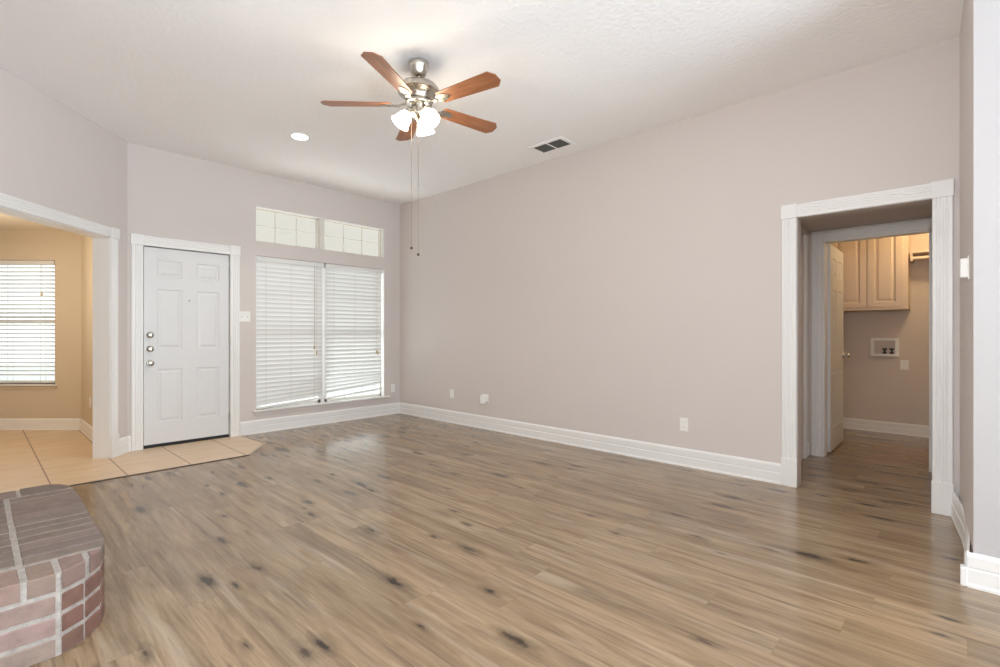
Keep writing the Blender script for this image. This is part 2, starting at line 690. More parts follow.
# ------------------------------------------------------------------ key plan points
YA = 5.984          # wall with the entry door and windows
XB = 4.266          # long right-hand wall
H = 3.05
PC = Vector((1.035, 5.984))
DC = Vector((-0.6555, -0.7552))
NC = Vector((-0.7552, 0.6555))      # away from the living room
TC = 0.145
WEST = -0.42
SOUTH = -2.2
XD = 3.138

mxA = frame_mx((0.80, YA), (1, 0), (0, 1))            # u = x - 0.80
mxB = frame_mx((XB, YA + 0.12), (0, -1), (1, 0))       # u = YA + .12 - y
mxC = frame_mx((PC.x, PC.y), DC, NC)
uB = lambda y: YA + 0.12 - y

# ------------------------------------------------------------------ floors and ceilings
mb = MB()
mb.box(WEST - 0.1, 7.5, SOUTH, YA + 0.12, -0.06, 0.0)
struct(mb.build('floor', M['floor']), 'brown knotty wood-look plank floor of the living room', 'floor')

tile_poly = [(-1.3, 4.97), (1.785, 4.97), (2.093, 5.387), (2.068, YA + 0.02), (1.02, YA + 0.02), (1.02, 10.1), (-1.3, 10.1)]
mb = MB()
mb.prism(tile_poly, -0.03, 0.004)
struct(mb.build('floor_tile', M['tile']), 'beige ceramic tile floor at the entry door and in the dining nook', 'floor')

mb = MB()
def strip(p, q, w, z0, z1):
    p, q = Vector(p), Vector(q)
    d = (q - p).normalized()
    mb.box(0, (q - p).length, -w, 0, z0, z1, frame_mx((p.x, p.y), d, (-d.y, d.x)))
strip((0.30, 4.97), (1.79, 4.97), 0.020, 0.0, 0.006)
struct(mb.build('trim_1', M['brown']), 'dark straight transition strip between beige tile and wood planks', 'floor trim')
mb = MB()
strip((1.79, 4.972), (2.098, 5.387), 0.026, 0.0, 0.006)
strip((2.098, 5.387), (2.078, YA - 0.03), 0.014, 0.0, 0.006)
M['strip2'] = simple('pale_transition_strip', rgb(176, 160, 142), 0.35, 0.1, 0.05)
struct(mb.build('trim_2', M['strip2']), 'pale strip on the angled right end of the entry tile', 'floor trim')

mb = MB()
mb.prism([(WEST - 0.1, SOUTH), (XD + 0.1, SOUTH), (XD + 0.1, -0.15), (XB + 0.12, -0.15), (XB + 0.12, YA + 0.12), (0.9, YA + 0.12),
          (PC.x + DC.x * 2.3 + NC.x * .12, PC.y + DC.y * 2.3 + NC.y * .12), (WEST - 0.1, 4.2)], H, H + 0.1)
struct(mb.build('ceiling', M['ceil']), 'off-white textured ceiling of the living room', 'ceiling')

# ------------------------------------------------------------------ walls
DX0, DX1, DZ1 = 1.150, 1.977, 2.050        # entry door rough opening
WX0, WX1, WZ0, WZ1 = 2.246, 4.000, 0.272, 2.077
TX0, TX1, TZ0, TZ1 = 2.246, 3.992, 2.250, 2.655
mb = holed_wall(mxA, XB + 0.12 - 0.80, 0.12, H, [(DX0 - .8, DX1 - .8, 0, DZ1), (WX0 - .8, WX1 - .8, WZ0, WZ1), (TX0 - .8, TX1 - .8, TZ0, TZ1)])
# trim the part of the wall left of the corner with the angled wall
for v in mb.bm.verts:
    if v.co.x < 0.85:
        v.co.x = 1.03 if v.co.y < YA + 0.05 else 0.90
struct(mb.build('wall_north', M['wall']), 'greige wall with the white entry door and front windows', 'wall')

OY0, OY1, OZ = 0.123, 0.890, 2.043         # opening to the laundry hall
mb = holed_wall(mxB, YA + 0.12 + 0.09, 0.12, H, [(uB(OY1), uB(OY0), 0, OZ)])
struct(mb.build('wall_east', M['wall']), 'long greige wall on the right with the cased hall opening', 'wall')

UO0, UO1, COZ = 0.254, 1.98, 2.06
mb = holed_wall(mxC, 2.34, TC, H, [(UO0, UO1, 0, COZ)])
struct(mb.build('wall_entry', M['wall']), 'angled greige wall at left with the wide opening to the dining nook', 'wall')

# short return wall and near wall at far right
pR0, pR1 = Vector((XB, -0.008)), Vector((XD, -0.052))
dR = (pR1 - pR0).normalized()
mb = MB()
mb.prism([(pR0.x + 0.1, pR0.y - 0.0035), (pR0.x, pR0.y), (pR1.x, pR1.y), (pR1.x + 0.02, pR1.y - 0.0008), (pR1.x + 0.02, pR1.y - 0.10), (pR0.x + .1, pR0.y - 0.10)][::-1], 0, H)
struct(mb.build('wall_return', M['wall']), 'short greige return wall beside the cased hall opening', 'wall')
M['wallD'] = paint('near_wall_light_toned_paint', rgb(184, 181, 181))  # wall tone darkened and cooled to offset the strong light here
mb = MB()
mb.box(XD, XD + 0.1, SOUTH, -0.0525, 0, H)
struct(mb.build('wall_southeast', M['wallD']), 'near wall at the right edge of the room', 'wall')
mxWst = frame_mx((WEST, SOUTH), (0, 1), (-1, 0))
mb = holed_wall(mxWst, 4.33 - SOUTH, 0.1, H, [(0.05 - SOUTH, 2.05 - SOUTH, 0.10, 2.90)])  # opening invented in this unseen wall to let the side fill in
struct(mb.build('wall_west', M['wall']), 'greige fireplace wall left of the camera', 'wall')

# dining nook
DCor = Vector((0.89, 7.744))
dL = Vector((-0.682, 0.7314))
nL = Vector((0.7314, 0.682))
mxDn = frame_mx((DCor.x, DCor.y), dL, nL)
DWU0, DWU1, DWZ0, DWZ1 = 0.322, 1.45, 0.556, 2.054
mb = holed_wall(mxDn, 3.28, 0.12, 2.5, [(DWU0, DWU1, DWZ0, DWZ1)])
struct(mb.build('wall_dining', M['dining']), 'tan dining nook wall with the bright blind-covered window', 'wall')
mb = MB()
mb.box(0.89, 1.01, 6.105, 7.80, 0, 2.5)
struct(mb.build('wall_dining_east', M['dining']), 'narrow tan side wall of the dining nook beside the opening', 'wall')
mb = MB()
mb.box(-1.35, -1.23, 4.1, 10.15, 0, 2.5)
struct(mb.build('wall_dining_west', M['dining']), 'tan outer side wall of the dining nook', 'wall')
mb = MB()
mb.box(-1.3, WEST - 0.1, 4.1, 4.2, 0, 2.5)
struct(mb.build('wall_dining_south', M['dining']), 'tan wall closing the dining nook behind the fireplace', 'wall')
mb = MB()
q = lambda u, v: (PC.x + DC.x * u + NC.x * v, PC.y + DC.y * u + NC.y * v)
mb.prism([(-1.3, 4.1), (-.53, 4.1), q(2.3, TC - .002), q(0.02, TC - .002), (1.0, 6.11), (1.0, 8.0), (-1.3, 10.4)], 2.42, 2.5)
M['dceil'] = paint('dining_ceiling_paint', rgb(224, 212, 194), 0.9, 0.3, 38, 0.005)
struct(mb.build('ceiling_dining', M['dceil']), 'warm off-white low ceiling of the dining nook', 'ceiling')

# laundry hall (vestibule) and laundry room
LX, LB, LT = 5.491, 7.315, 0.12
LY0, LY1, LZ = 0.165, 0.935, 2.043
mb = MB()
mb.box(XB + 0.12, LX + .02, 1.055, 1.175, 0, 2.15)
struct(mb.build('wall_hall_north', M['wall']), 'left side wall inside the small laundry hall', 'wall')
mb = MB()
mb.box(XB + 0.12, LX + .02, -0.09, 0.03, 0, 2.15)
struct(mb.build('wall_hall_south', M['wall']), 'right side wall inside the small laundry hall', 'wall')
mb = MB()
mb.box(XB + 0.1, LX + LT, -0.09, 1.175, 2.15, 2.25)
struct(mb.build('ceiling_hall', M['wall']), 'low dropped ceiling of the small laundry hall', 'ceiling')
mxL = frame_mx((LX, 1.60), (0, -1), (1, 0))
uL = lambda y: 1.60 - y
mb = holed_wall(mxL, 2.6, LT, 2.5, [(uL(LY1), uL(LY0), 0, LZ)])
struct(mb.build('wall_laundry_west', M['laundry']), 'wall holding the laundry door frame', 'wall')
mb = MB()
mb.box(LB, LB + 0.1, -1.0, 1.6, 0, 2.5)
struct(mb.build('wall_laundry', M['laundry']), 'taupe laundry back wall behind the cabinet', 'wall')
mb = MB()
mb.box(LX + LT, LB, 1.15, 1.25, 0, 2.5)
struct(mb.build('wall_laundry_north', M['laundry']), 'laundry side wall behind the open door', 'wall')
mb = MB()
mb.box(LX + LT, LB, -0.75, -0.65, 0, 2.5)
struct(mb.build('wall_laundry_south', M['laundry']), 'laundry side wall on the right', 'wall')
mb = MB()
mb.box(LX + LT - .02, LB + .1, -1.0, 1.6, 2.44, 2.54)
struct(mb.build('ceiling_laundry', M['ceil']), 'ceiling of the laundry room', 'ceiling')

# ------------------------------------------------------------------ casings
casing('trim_3', mxA, 1.161 - .8, 1.967 - .8, 2.052, 'white casing around the entry door', 0.098, 0.0, t=0.017, nfl=3)
casing('trim_4', mxB, uB(0.893), uB(0.122), 2.045, 'white fluted casing with plinth blocks around the hall opening', 0.1, 0.21)
casing('trim_5', mxC, 0.254, 1.95, 2.063, 'white casing around the wide dining nook opening', 0.092, 0.21, nfl=3)
# jamb liners
def liner(name, mx, u0, u1, z, t, depth, label, parent_kind='trim'):
    root = thing(name, mx @ Vector(((u0 + u1) / 2, 0, 0)), label, 'trim', None, 'structure')
    for a, b in ((u0, u0 + t), (u1 - t, u1)):
        m_ = MB()
        m_.box(a, b, -0.001, depth, 0, z, mx)
        m_.build('side_jamb', M['trim'], root)
    m_ = MB()
    m_.box(u0, u1, -0.001, depth, z - t, z, mx)
    m_.build('head_jamb', M['trim'], root)
    return root
liner('trim_6', mxC, UO0, UO1, COZ, 0.005, TC + 0.001, 'white jamb lining the wide dining nook opening')

# ------------------------------------------------------------------ baseboards
baseboard('baseboard_north', mxA, 2.068 - .8, XB - .8, 'white baseboard below the front windows')
baseboard('baseboard_north_corner', mxA, 1.04 - .8, 1.06 - .8, 'sliver of white baseboard left of the entry door')
baseboard('baseboard_east', mxB, 0.12, uB(0.997), 'long white baseboard along the right-hand wall')
baseboard('baseboard_entry', mxC, 0.0, 0.16, 'short white baseboard between dining opening and entry door')
mxDs = frame_mx((XD, -0.045), (0, -1), (1, 0))
bsd = baseboard('baseboard_southeast', mxDs, -0.014, 2.1, 'white baseboard on the near right wall')
mb = MB()
mb.rbox(XD - 0.022, XD + 0.02, -0.032, -0.008, 0.0, 0.088, 0.004)
mb.build('end_block', M['trim'], bsd)
# loose bowed baseboard on the return wall
pts = [(4.24, 0.036), (4.193, 0.029), (4.04, 0.013), (3.82, -0.012), (3.64, -0.024), (3.35, -0.021), (3.16, -0.016)]
mb = MB()
rows = []
for i, p in enumerate(pts):
    P_ = Vector(p)
    d = (Vector(pts[min(i + 1, len(pts) - 1)]) - Vector(pts[max(i - 1, 0)])).normalized()
    ring = []
    for off, z in ((0, 0.0), (0, 0.012), (0.004, 0.018), (0.004, 0.082), (0.008, 0.087), (0.006, 0.094), (0.006, 0.14), (0.014, 0.157), (0.022, 0.157), (0.022, 0.0)):
        lean = z / 0.157 * 0.004
        ring.append(mb.bm.verts.new((P_.x, P_.y - (off + lean) * 0.9, z + 0.002)))
    rows.append(ring)
for a, b in zip(rows, rows[1:]):
    for k in range(len(a)):
        j = (k + 1) % len(a)
        mb.bm.faces.new((a[k], a[j], b[j], b[k]))
mb.bm.faces.new(rows[0][::-1])
mb.bm.faces.new(rows[-1])
struct(mb.build('baseboard_return', M['trim']), 'loose bowed white baseboard peeling off the short return wall', 'baseboard')
baseboard('baseboard_dining', mxDn, 0.0, 3.0, 'white baseboard under the dining nook window', 0.14)
mxDe = frame_mx((0.89, 6.11), (0, 1), (1, 0))
baseboard('baseboard_dining_east', mxDe, 0.0, 1.634, 'short white baseboard on the dining nook side wall', 0.14)
mxLb = frame_mx((LB, 1.15), (0, -1), (1, 0))
baseboard('baseboard_laundry', mxLb, 0.0, 1.8, 'white baseboard on the laundry back wall', 0.13)
mxHn = frame_mx((XB + 0.12, 1.055), (1, 0), (0, 1))
baseboard('baseboard_hall', mxHn, 1.05, 1.085, 'tiny white baseboard in the corner of the laundry hall', 0.13)

# ------------------------------------------------------------------ entry door


def panel_face(mb, mx, u0, u1, z0, z1, v, panels, sign=1, dep=0.007):
    """door face at local v with recessed-and-raised panels; sign=+1: recess goes to +v"""
    us = sorted({u0, u1, *[p[0] for p in panels], *[p[1] for p in panels]})
    zs = sorted({z0, z1, *[p[2] for p in panels], *[p[3] for p in panels]})
    cache = {}
    def V(u, w, z):
        key = (round(u, 5), round(w, 5), round(z, 5))
        if key not in cache:
            cache[key] = mb.bm.verts.new(mx @ Vector((u, w, z)))
        return cache[key]
    for i in range(len(us) - 1):
        for j in range(len(zs) - 1):
            uc, zc = (us[i] + us[i + 1]) / 2, (zs[j] + zs[j + 1]) / 2
            if any(p[0] < uc < p[1] and p[2] < zc < p[3] for p in panels):
                continue
            mb.bm.faces.new((V(us[i], v, zs[j]), V(us[i + 1], v, zs[j]), V(us[i + 1], v, zs[j + 1]), V(us[i], v, zs[j + 1])))
    for a, b, c, d in panels:
        steps = [(0, 0), (0.008, dep), (0.020, dep), (0.042, dep * 0.15)]
        loops = []
        for ins, dd in steps:
            w = v + sign * dd
            loops.append([V(a + ins, w, c + ins), V(b - ins, w, c + ins), V(b - ins, w, d - ins), V(a + ins, w, d - ins)])
        for L0, L1 in zip(loops, loops[1:]):
            for k in range(4):
                j = (k + 1) % 4
                mb.bm.faces.new((L0[k], L0[j], L1[j], L1[k]))
        mb.bm.faces.new(loops[-1])


def door_slab(mb, mx, w, z0, z1, t, cols, rows, both=True):
    pan = [(a, b, c, d) for a, b in cols for c, d in rows]
    panel_face(mb, mx, 0, w, z0, z1, 0, pan, 1)
    panel_face(mb, mx, 0, w, z0, z1, t, pan if both else [], -1)
    for u in (0, w):
        vs = [mb.bm.verts.new(mx @ Vector(p)) for p in ((u, 0, z0), (u, t, z0), (u, t, z1), (u, 0, z1))]
        mb.bm.faces.new(vs)
    for z in (z0, z1):
        vs = [mb.bm.verts.new(mx @ Vector(p)) for p in ((0, 0, z), (w, 0, z), (w, t, z), (0, t, z))]
        mb.bm.faces.new(vs)


def knob(mb, mx, u, z, r=0.026, out=0.055, v0=0.0):
    """round knob on a rose, projecting towards -v"""
    m2 = mx @ Matrix.Translation((u, v0, z)) @ Matrix.Rotation(math.radians(90), 4, 'X')
    mb.lathe([(0.033, 0.0), (0.033, 0.006), (0.028, 0.012), (0.012, 0.014), (0.011, 0.028), (0.018, 0.032), (r, 0.042), (r * 1.02, 0.052), (r * 0.8, 0.062), (0.006, 0.066)], 20, m2)


def rosette(mb, mx, u, z, v0=0.0):
    m2 = mx @ Matrix.Translation((u, v0, z)) @ Matrix.Rotation(math.radians(90), 4, 'X')
    mb.lathe([(0.032, 0.0), (0.032, 0.008), (0.027, 0.018), (0.022, 0.022), (0.008, 0.024)], 20, m2)
    mb.box(u - 0.004, u + 0.004, v0 - 0.040, v0 - 0.020, z - 0.014, z + 0.014, mx)


mxD = frame_mx((1.170, YA + 0.012), (1, 0), (0, 1))
door = thing('door_1', (1.57, YA, 0.004), 'white six-panel entry door with three metal locks', 'door', None, 'structure')
mb = MB()
DW = 1.957 - 1.170
door_slab(mb, mxD, DW, 0.036, 2.043, 0.042, [(0.112, 0.335), (0.470, 0.690)], [(0.255, 0.800), (1.005, 1.620), (1.745, 1.920)])
leaf = mb.build('door_leaf', M['door'], door)
mb = MB()
mb.box(0.0, DW, 0.004, 0.040, 0.008, 0.036, mxD)
tag(mb.build('door_sweep', M['black'], door), 'black rubber sweep along the bottom')
mb = MB()
mb.box(-0.025, DW + .025, -0.004, 0.10, 0.003, 0.010, mxD)
mb.build('threshold', M['black'], door)
for z in (1.151, 1.009):
    mb = MB()
    rosette(mb, mxD, 0.053, z)
    mb.build('deadbolt', M['nickel'], door, True)
mb = MB()
knob(mb, mxD, 0.053, 0.866)
mb.build('door_knob', M['nickel'], door, True)
mb = MB()
mb.lathe([(0.009, 0), (0.009, 0.004), (0.005, 0.005)], 12, mxD @ Matrix.Translation((0.398, 0, 1.517)) @ Matrix.Rotation(math.radians(90), 4, 'X'))
mb.build('peephole', M['nickel'], door, True)
for z in (0.22, 1.10, 1.86):
    mb = MB()
    mb.tube([mxD @ Vector((DW + .006, -0.004, z - .05)), mxD @ Vector((DW + .006, -0.004, z + .05))], 0.007, 8)
    mb.build('hinge', M['hinge'], door)
# jamb around the door (stops hide the gap)
mb = MB()
mb.box(1.145, 1.1615, YA - 0.001, YA + 0.12, 0.004, 2.052)
mb.box(1.966, 1.982, YA - 0.001, YA + 0.12, 0.004, 2.052)
mb.box(1.145, 1.982, YA - 0.001, YA + 0.12, 2.050, 2.060)
mb.box(1.150, 1.180, YA + 0.056, YA + 0.075, 0.004, 2.05)
mb.box(1.950, 1.977, YA + 0.056, YA + 0.075, 0.004, 2.05)
mb.box(1.150, 1.977, YA + 0.056, YA + 0.075, 2.035, 2.05)
mb.build('door_jamb', M['trim'], door)

# ------------------------------------------------------------------ windows
win = thing('window_1', (3.12, YA, WZ0), 'large double front window behind white blinds', 'window', None, 'structure')
def sash(parent, x0, x1, z0, z1, y, glass, cols, rows, meet=None, fw=0.035, mw=0.006):
    m_ = MB()
    m_.box(x0, x0 + fw, y, y + .04, z0, z1)
    m_.box(x1 - fw, x1, y, y + .04, z0, z1)
    m_.box(x0, x1, y, y + .04, z0, z0 + fw)
    m_.box(x0, x1, y, y + .04, z1 - fw, z1)
    if meet:
        m_.box(x0, x1, y - .008, y + .04, meet - .022, meet + .022)
    fr = m_.build('window_sash', M['vinyl'], parent)
    m_ = MB()
    for c in range(1, cols):
        x = x0 + fw + (x1 - x0 - 2 * fw) * c / cols
        m_.box(x - mw, x + mw, y + .014, y + .026, z0, z1)
    for r in rows:
        m_.box(x0, x1, y + .014, y + .026, r - mw, r + mw)
    m_.build('muntin_grid', M['vinyl'], fr)
    m_ = MB()
    m_.box(x0 + .01, x1 - .01, y + .018, y + .022, z0 + .01, z1 - .01)
    m_.build('pane', glass, fr)
YW = YA + 0.070
sash(win, WX0, 3.075, WZ0, WZ1, YW, M['glass'], 3, [0.70, 1.60], 1.13)
sash(win, 3.125, WX1, WZ0, WZ1, YW, M['glass'], 3, [0.70, 1.60], 1.13)
mb = MB()
mb.box(3.073, 3.127, YA + 0.066, YA + 0.12, WZ0, WZ1)
mb.build('mullion', M['trim'], win)
mb = MB()
mb.rbox(2.205, 4.075, YA - 0.040, YA + 0.068, 0.255, 0.2725, 0.004)
mb.build('window_sill', M['trim'], win)
mb = MB()
mb.rbox(2.225, 4.030, YA - 0.014, YA, 0.206, 0.255, 0.003)
mb.build('sill_apron', M['wall'], win)
mb = MB()
mb.box(WX0, WX0 + .004, YA - .001, YA + .068, WZ0, WZ1)
mb.box(WX1 - .014, WX1, YA - .001, YA + .068, WZ0, WZ1)
mb.build('side_jamb', M['trim'], win)

tr = thing('window_2', (3.12, YA, TZ0), 'transom window pair with grid muntins above the blinds', 'window', None, 'structure')
sash(tr, TX0 - .03, 3.050, TZ0 - .03, TZ1, YW, M['dim_glass'], 3, [2.452], None, 0.024, 0.003)
sash(tr, 3.108, TX1, TZ0 - .03, TZ1, YW, M['dim_glass'], 3, [2.452], None, 0.024, 0.003)
mb = MB()
mb.box(3.045, 3.113, YA + 0.035, YA + 0.12, TZ0, TZ1)
mb.build('mullion', M['vinyl'], tr)
mb = MB()
mb.box(TX0, TX1, YA - .001, YA + .066, TZ1 - .012, TZ1)
mb.box(TX1 - .012, TX1, YA - .001, YA + .066, TZ0, TZ1)
mb.build('side_jamb', M['trim'], tr)

dw = thing('window_3', mxDn @ Vector((0.9, 0, DWZ0)), 'bright dining nook window behind white blinds', 'window', None, 'structure')
mb = MB()
for a, b, c, d in ((DWU0, DWU0 + .035, DWZ0, DWZ1), (DWU1 - .035, DWU1, DWZ0, DWZ1), (DWU0, DWU1, DWZ0, DWZ0 + .035), (DWU0, DWU1, DWZ1 - .035, DWZ1), (DWU0, DWU1, 1.29, 1.335)):
    mb.box(a, b, 0.07, 0.11, c, d, mxDn)
fr = mb.build('window_sash', M['vinyl'], dw)
mb = MB()
mb.box(DWU0 + .01, DWU1 - .01, 0.088, 0.092, DWZ0 + .01, DWZ1 - .01, mxDn)
mb.build('pane', M['glass'], fr)
mb = MB()
mb.rbox(DWU0 - .035, DWU1 + .035, -0.045, 0.068, DWZ0 - .018, DWZ0, 0.004, mxDn)
mb.build('window_sill', M['trim'], dw)
mb = MB()
mb.rbox(DWU0 - .02, DWU1 + .02, -0.014, 0, DWZ0 - .062, DWZ0 - .018, 0.003, mxDn)
mb.build('sill_apron', M['dining'], dw)


# ------------------------------------------------------------------ blinds
def blind(name, mx, u0, u1, ztop, zbot, label, pitch, tilt, w=0.062, droop=(0, 0), vc=0.03, cords=(), tassels=(), tapes=3, openb=0):
    """horizontal slat blind; droop = lift of the bottom at u0 and u1"""
    root = thing(name, mx @ Vector(((u0 + u1) / 2, vc, zbot)), label, 'window blind', 'white slat blinds on the windows')
    m_ = MB()
    m_.rbox(u0, u1, vc - 0.030, vc + 0.025, ztop - 0.055, ztop, 0.004, mx)
    m_.build('headrail', M['slat'], root)
    n = int((ztop - 0.075 - zbot - 0.02) / pitch)
    m_ = MB()
    for i in range(n):
        z = ztop - 0.085 - i * pitch
        f = (i + 1) / n
        lift = max(0.0, (f - 0.86) / 0.14) if (droop[0] or droop[1]) else 0.0
        za, zb = z + droop[0] * lift, z + droop[1] * lift
        tl = math.radians(tilt + (openb * max(0, (f - 0.62) / 0.38)))
        cu, su = math.cos(tl) * w / 2, math.sin(tl) * w / 2
        th = 0.0016
        prof = []
        for s in (-1, -0.33, 0.33, 1):
            crown = 0.002 * (1 - s * s)
            prof.append((vc + s * cu - su / w * 2 * crown * 0 - crown * math.sin(tl), s * su + crown * math.cos(tl)))
        A, B = [], []
        for (v, dz) in prof:
            A.append((v, dz + th)); B.append((v, dz - th))
        ring0 = [m_.bm.verts.new(mx @ Vector((u0 + .006, v, za + dz))) for v, dz in A + B[::-1]]
        ring1 = [m_.bm.verts.new(mx @ Vector((u1 - .006, v, zb + dz))) for v, dz in A + B[::-1]]
        k = len(ring0)
        for a in range(k):
            b = (a + 1) % k
            m_.bm.faces.new((ring0[a], ring0[b], ring1[b], ring1[a]))
        m_.bm.faces.new(ring0[::-1])
        m_.bm.faces.new(ring1)
    m_.build('slats', M['slat'], root)
    m_ = MB()
    zr = zbot + 0.012
    sl = math.atan2(droop[1] - droop[0], u1 - u0)
    mm = mx @ Matrix.Translation((u0, vc, zr + droop[0])) @ Matrix.Rotation(-sl, 4, 'Y')
    m_.rbox(0.004, (u1 - u0) - 0.004, -0.026, 0.026, -0.010, 0.010, 0.004, mm)
    m_.build('bottom_rail', M['slat'], root)
    m_ = MB()
    for t in range(tapes):
        u = u0 + (u1 - u0) * (0.14 + 0.72 * t / (tapes - 1))
        for vv in (vc - w / 2 * abs(math.cos(math.radians(tilt))) - .004, vc + w / 2 * abs(math.cos(math.radians(tilt))) + .004):
            m_.box(u - .0012, u + .0012, vv - .001, vv + .001, zbot + .02 + droop[0] + (droop[1] - droop[0]) * (u - u0) / (u1 - u0), ztop - .05, mx)
    m_.build('ladder_cord', M['cord'], root)
    for u, z in tassels:
        m_ = MB()
        m_.tube([mx @ Vector((u, vc - .040, ztop - .04)), mx @ Vector((u, vc - .040, z + .05))], 0.0022, 6)
        cd = m_.build('lift_cord', M['cord'], root)
        m_ = MB()
        m_.lathe([(0.004, 0.05), (0.008, 0.035), (0.012, 0.008), (0.010, 0.0)], 10, mx @ Matrix.Translation((u, vc - .040, z)))
        m_.build('cord_tassel', M['tassel'], cd, True)
    return root


mxAw = frame_mx((0.0, YA), (1, 0), (0, 1))
blind('window_blind', mxAw, 2.252, 3.082, 2.073, 0.276, 'closed white slat blind on the left half of the front window', 0.053, -76, droop=(0.0, 0.05), tassels=((2.955, 0.97), (2.985, 0.90)))
blind('window_blind', mxAw, 3.112, 3.970, 2.073, 0.300, 'white slat blind on the right half of the front window, brighter at its bottom', 0.053, -65, droop=(0.01, 0.075), tassels=((3.865, 0.89), (3.885, 0.87)), openb=28)
blind('window_blind', mxDn, 0.335, 1.44, 2.050, 0.566, 'bright white slat blind on the dining nook window', 0.050, -15, vc=0.030, tassels=((0.47, 1.62),))

# ------------------------------------------------------------------ brick hearth
OUT = [(WEST, 2.372), (0.215, 2.378), (0.290, 2.432), (0.350, 2.520), (0.376, 2.62), (0.388, 3.55), (0.376, 3.68), (0.340, 3.765), (0.285, 3.808), (WEST, 3.808)]


def inset(poly, d):
    n = len(poly)
    out = []
    for i in range(n):
        p0, p1, p2 = Vector(poly[i - 1]), Vector(poly[i]), Vector(poly[(i + 1) % n])
        a, b = (p1 - p0).normalized(), (p2 - p1).normalized()
        na, nb = Vector((-a.y, a.x)), Vector((-b.y, b.x))
        m = (na + nb)
        m = m / m.dot(na) if abs(m.dot(na)) > 1e-6 else na
        m = m if m.length < 3 else m.normalized()
        out.append(tuple(p1 + m * d))
    return out


def clip(sub, cl):
    out = sub[:]
    for i in range(len(cl)):
        a, b = Vector(cl[i]), Vector(cl[(i + 1) % len(cl)])
        inp, out = out, []
        def ins(p):
            return (b.x - a.x) * (p[1] - a.y) - (b.y - a.y) * (p[0] - a.x) >= -1e-9
        for k in range(len(inp)):
            p, q_ = inp[k - 1], inp[k]
            if ins(q_):
                if not ins(p):
                    out.append(isect(p, q_, a, b))
                out.append(q_)
            elif ins(p):
                out.append(isect(p, q_, a, b))
        if not out:
            return []
    res = []
    for p in out:
        if not res or (Vector(p) - Vector(res[-1])).length > 1e-4:
            res.append(p)
    if len(res) > 2 and (Vector(res[0]) - Vector(res[-1])).length < 1e-4:
        res.pop()
    return res


def isect(p, q_, a, b):
    p, q_ = Vector(p), Vector(q_)
    r, s = q_ - p, b - a
    den = r.x * s.y - r.y * s.x
    if abs(den) < 1e-12:
        return tuple(q_)
    t = ((a - p).x * s.y - (a - p).y * s.x) / den
    return tuple(p + r * t)


hearth = thing('brick_hearth', (0.0, 3.09, 0.0), 'raised red-brown brick fireplace hearth with rounded corners at lower left', 'hearth')
mb = MB()
mb.prism(inset(OUT, 0.004), 0.0, 0.2972)
mb.build('mortar_bed', M['mortar'], hearth)


def brick_obj(name, items, label=None):
    m_ = MB()
    lay = m_.bm.verts.layers.float_color.new('tint')
    for poly, z0, z1, tint in items:
        poly = [p for i, p in enumerate(poly) if (Vector(p) - Vector(poly[i - 1])).length > 2e-4]
        if len(poly) < 3:
            continue
        # small bevel: chamfered top ring
        ins_ = inset(poly, 0.0035)
        n = len(poly)
        rings = []
        for pl, z in ((poly, z0), (poly, z1 - 0.004), (ins_, z1)):
            rings.append([m_.bm.verts.new((p[0], p[1], z)) for p in pl])
        for r_ in rings:
            for v in r_:
                v[lay] = tint
        for A, B in zip(rings, rings[1:]):
            for i in range(n):
                j = (i + 1) % n
                m_.bm.faces.new((A[i], A[j], B[j], B[i]))
        m_.bm.faces.new(rings[0][::-1])
        m_.bm.faces.new(rings[-1])
    o = m_.build(name, M['brick'], hearth)
    if label:
        o['label'] = label
    return o


def area(p):
    return 0.5 * abs(sum(p[i - 1][0] * p[i][1] - p[i][0] * p[i - 1][1] for i in range(len(p))))


def tint(base, v=0.10):
    k = 1 + random.uniform(-v, v)
    c = [min(1, x * k * (1 + random.uniform(-0.03, 0.03))) for x in base[:3]]
    return (*c, 1)


top_c, face_c, head_c = rgb(122, 108, 101), rgb(148, 127, 119), rgb(122, 92, 81)
top = []
G = 0.010


def cell(x0, x1, y0, y1, base):
    p = clip([(x0, y0), (x1, y0), (x1, y1), (x0, y1)], OUT)
    if len(p) > 2 and area(p) > 4e-4:
        top.append((p, 0.236, 0.301 + random.uniform(-0.002, 0.003), tint(base)))


# soldier row along the near edge, each brick showing its end
x = 0.40
for wd in [0.110, 0.088, 0.092, 0.070, 0.075, 0.08, 0.09, 0.085, 0.09, 0.085, 0.09]:
    cell(x - wd + 0.018, x, 2.36, 2.532, rgb(140, 119, 110))
    x -= wd
# courses running across, with thick joint at x = .115
y = 2.552
while y < 3.60:
    dy = random.choice((0.088, 0.094, 0.098))
    y1 = min(y + dy - random.uniform(0.011, 0.016), 3.628)
    cell(0.126, 0.40, y, y1, top_c)
    cell(-0.115, 0.106, y + 0.02, y1 + 0.02, top_c)
    cell(-0.36, -0.135, y, y1, top_c)
    y += dy
# closing row at the far edge
x = -0.42
for wd in (0.19, 0.2, 0.205, 0.208):
    cell(x, x + wd - 0.016, 3.652, 3.82, top_c)
    x += wd
brick_obj('top_bricks', top, 'grey-brown weathered bricks forming the top')

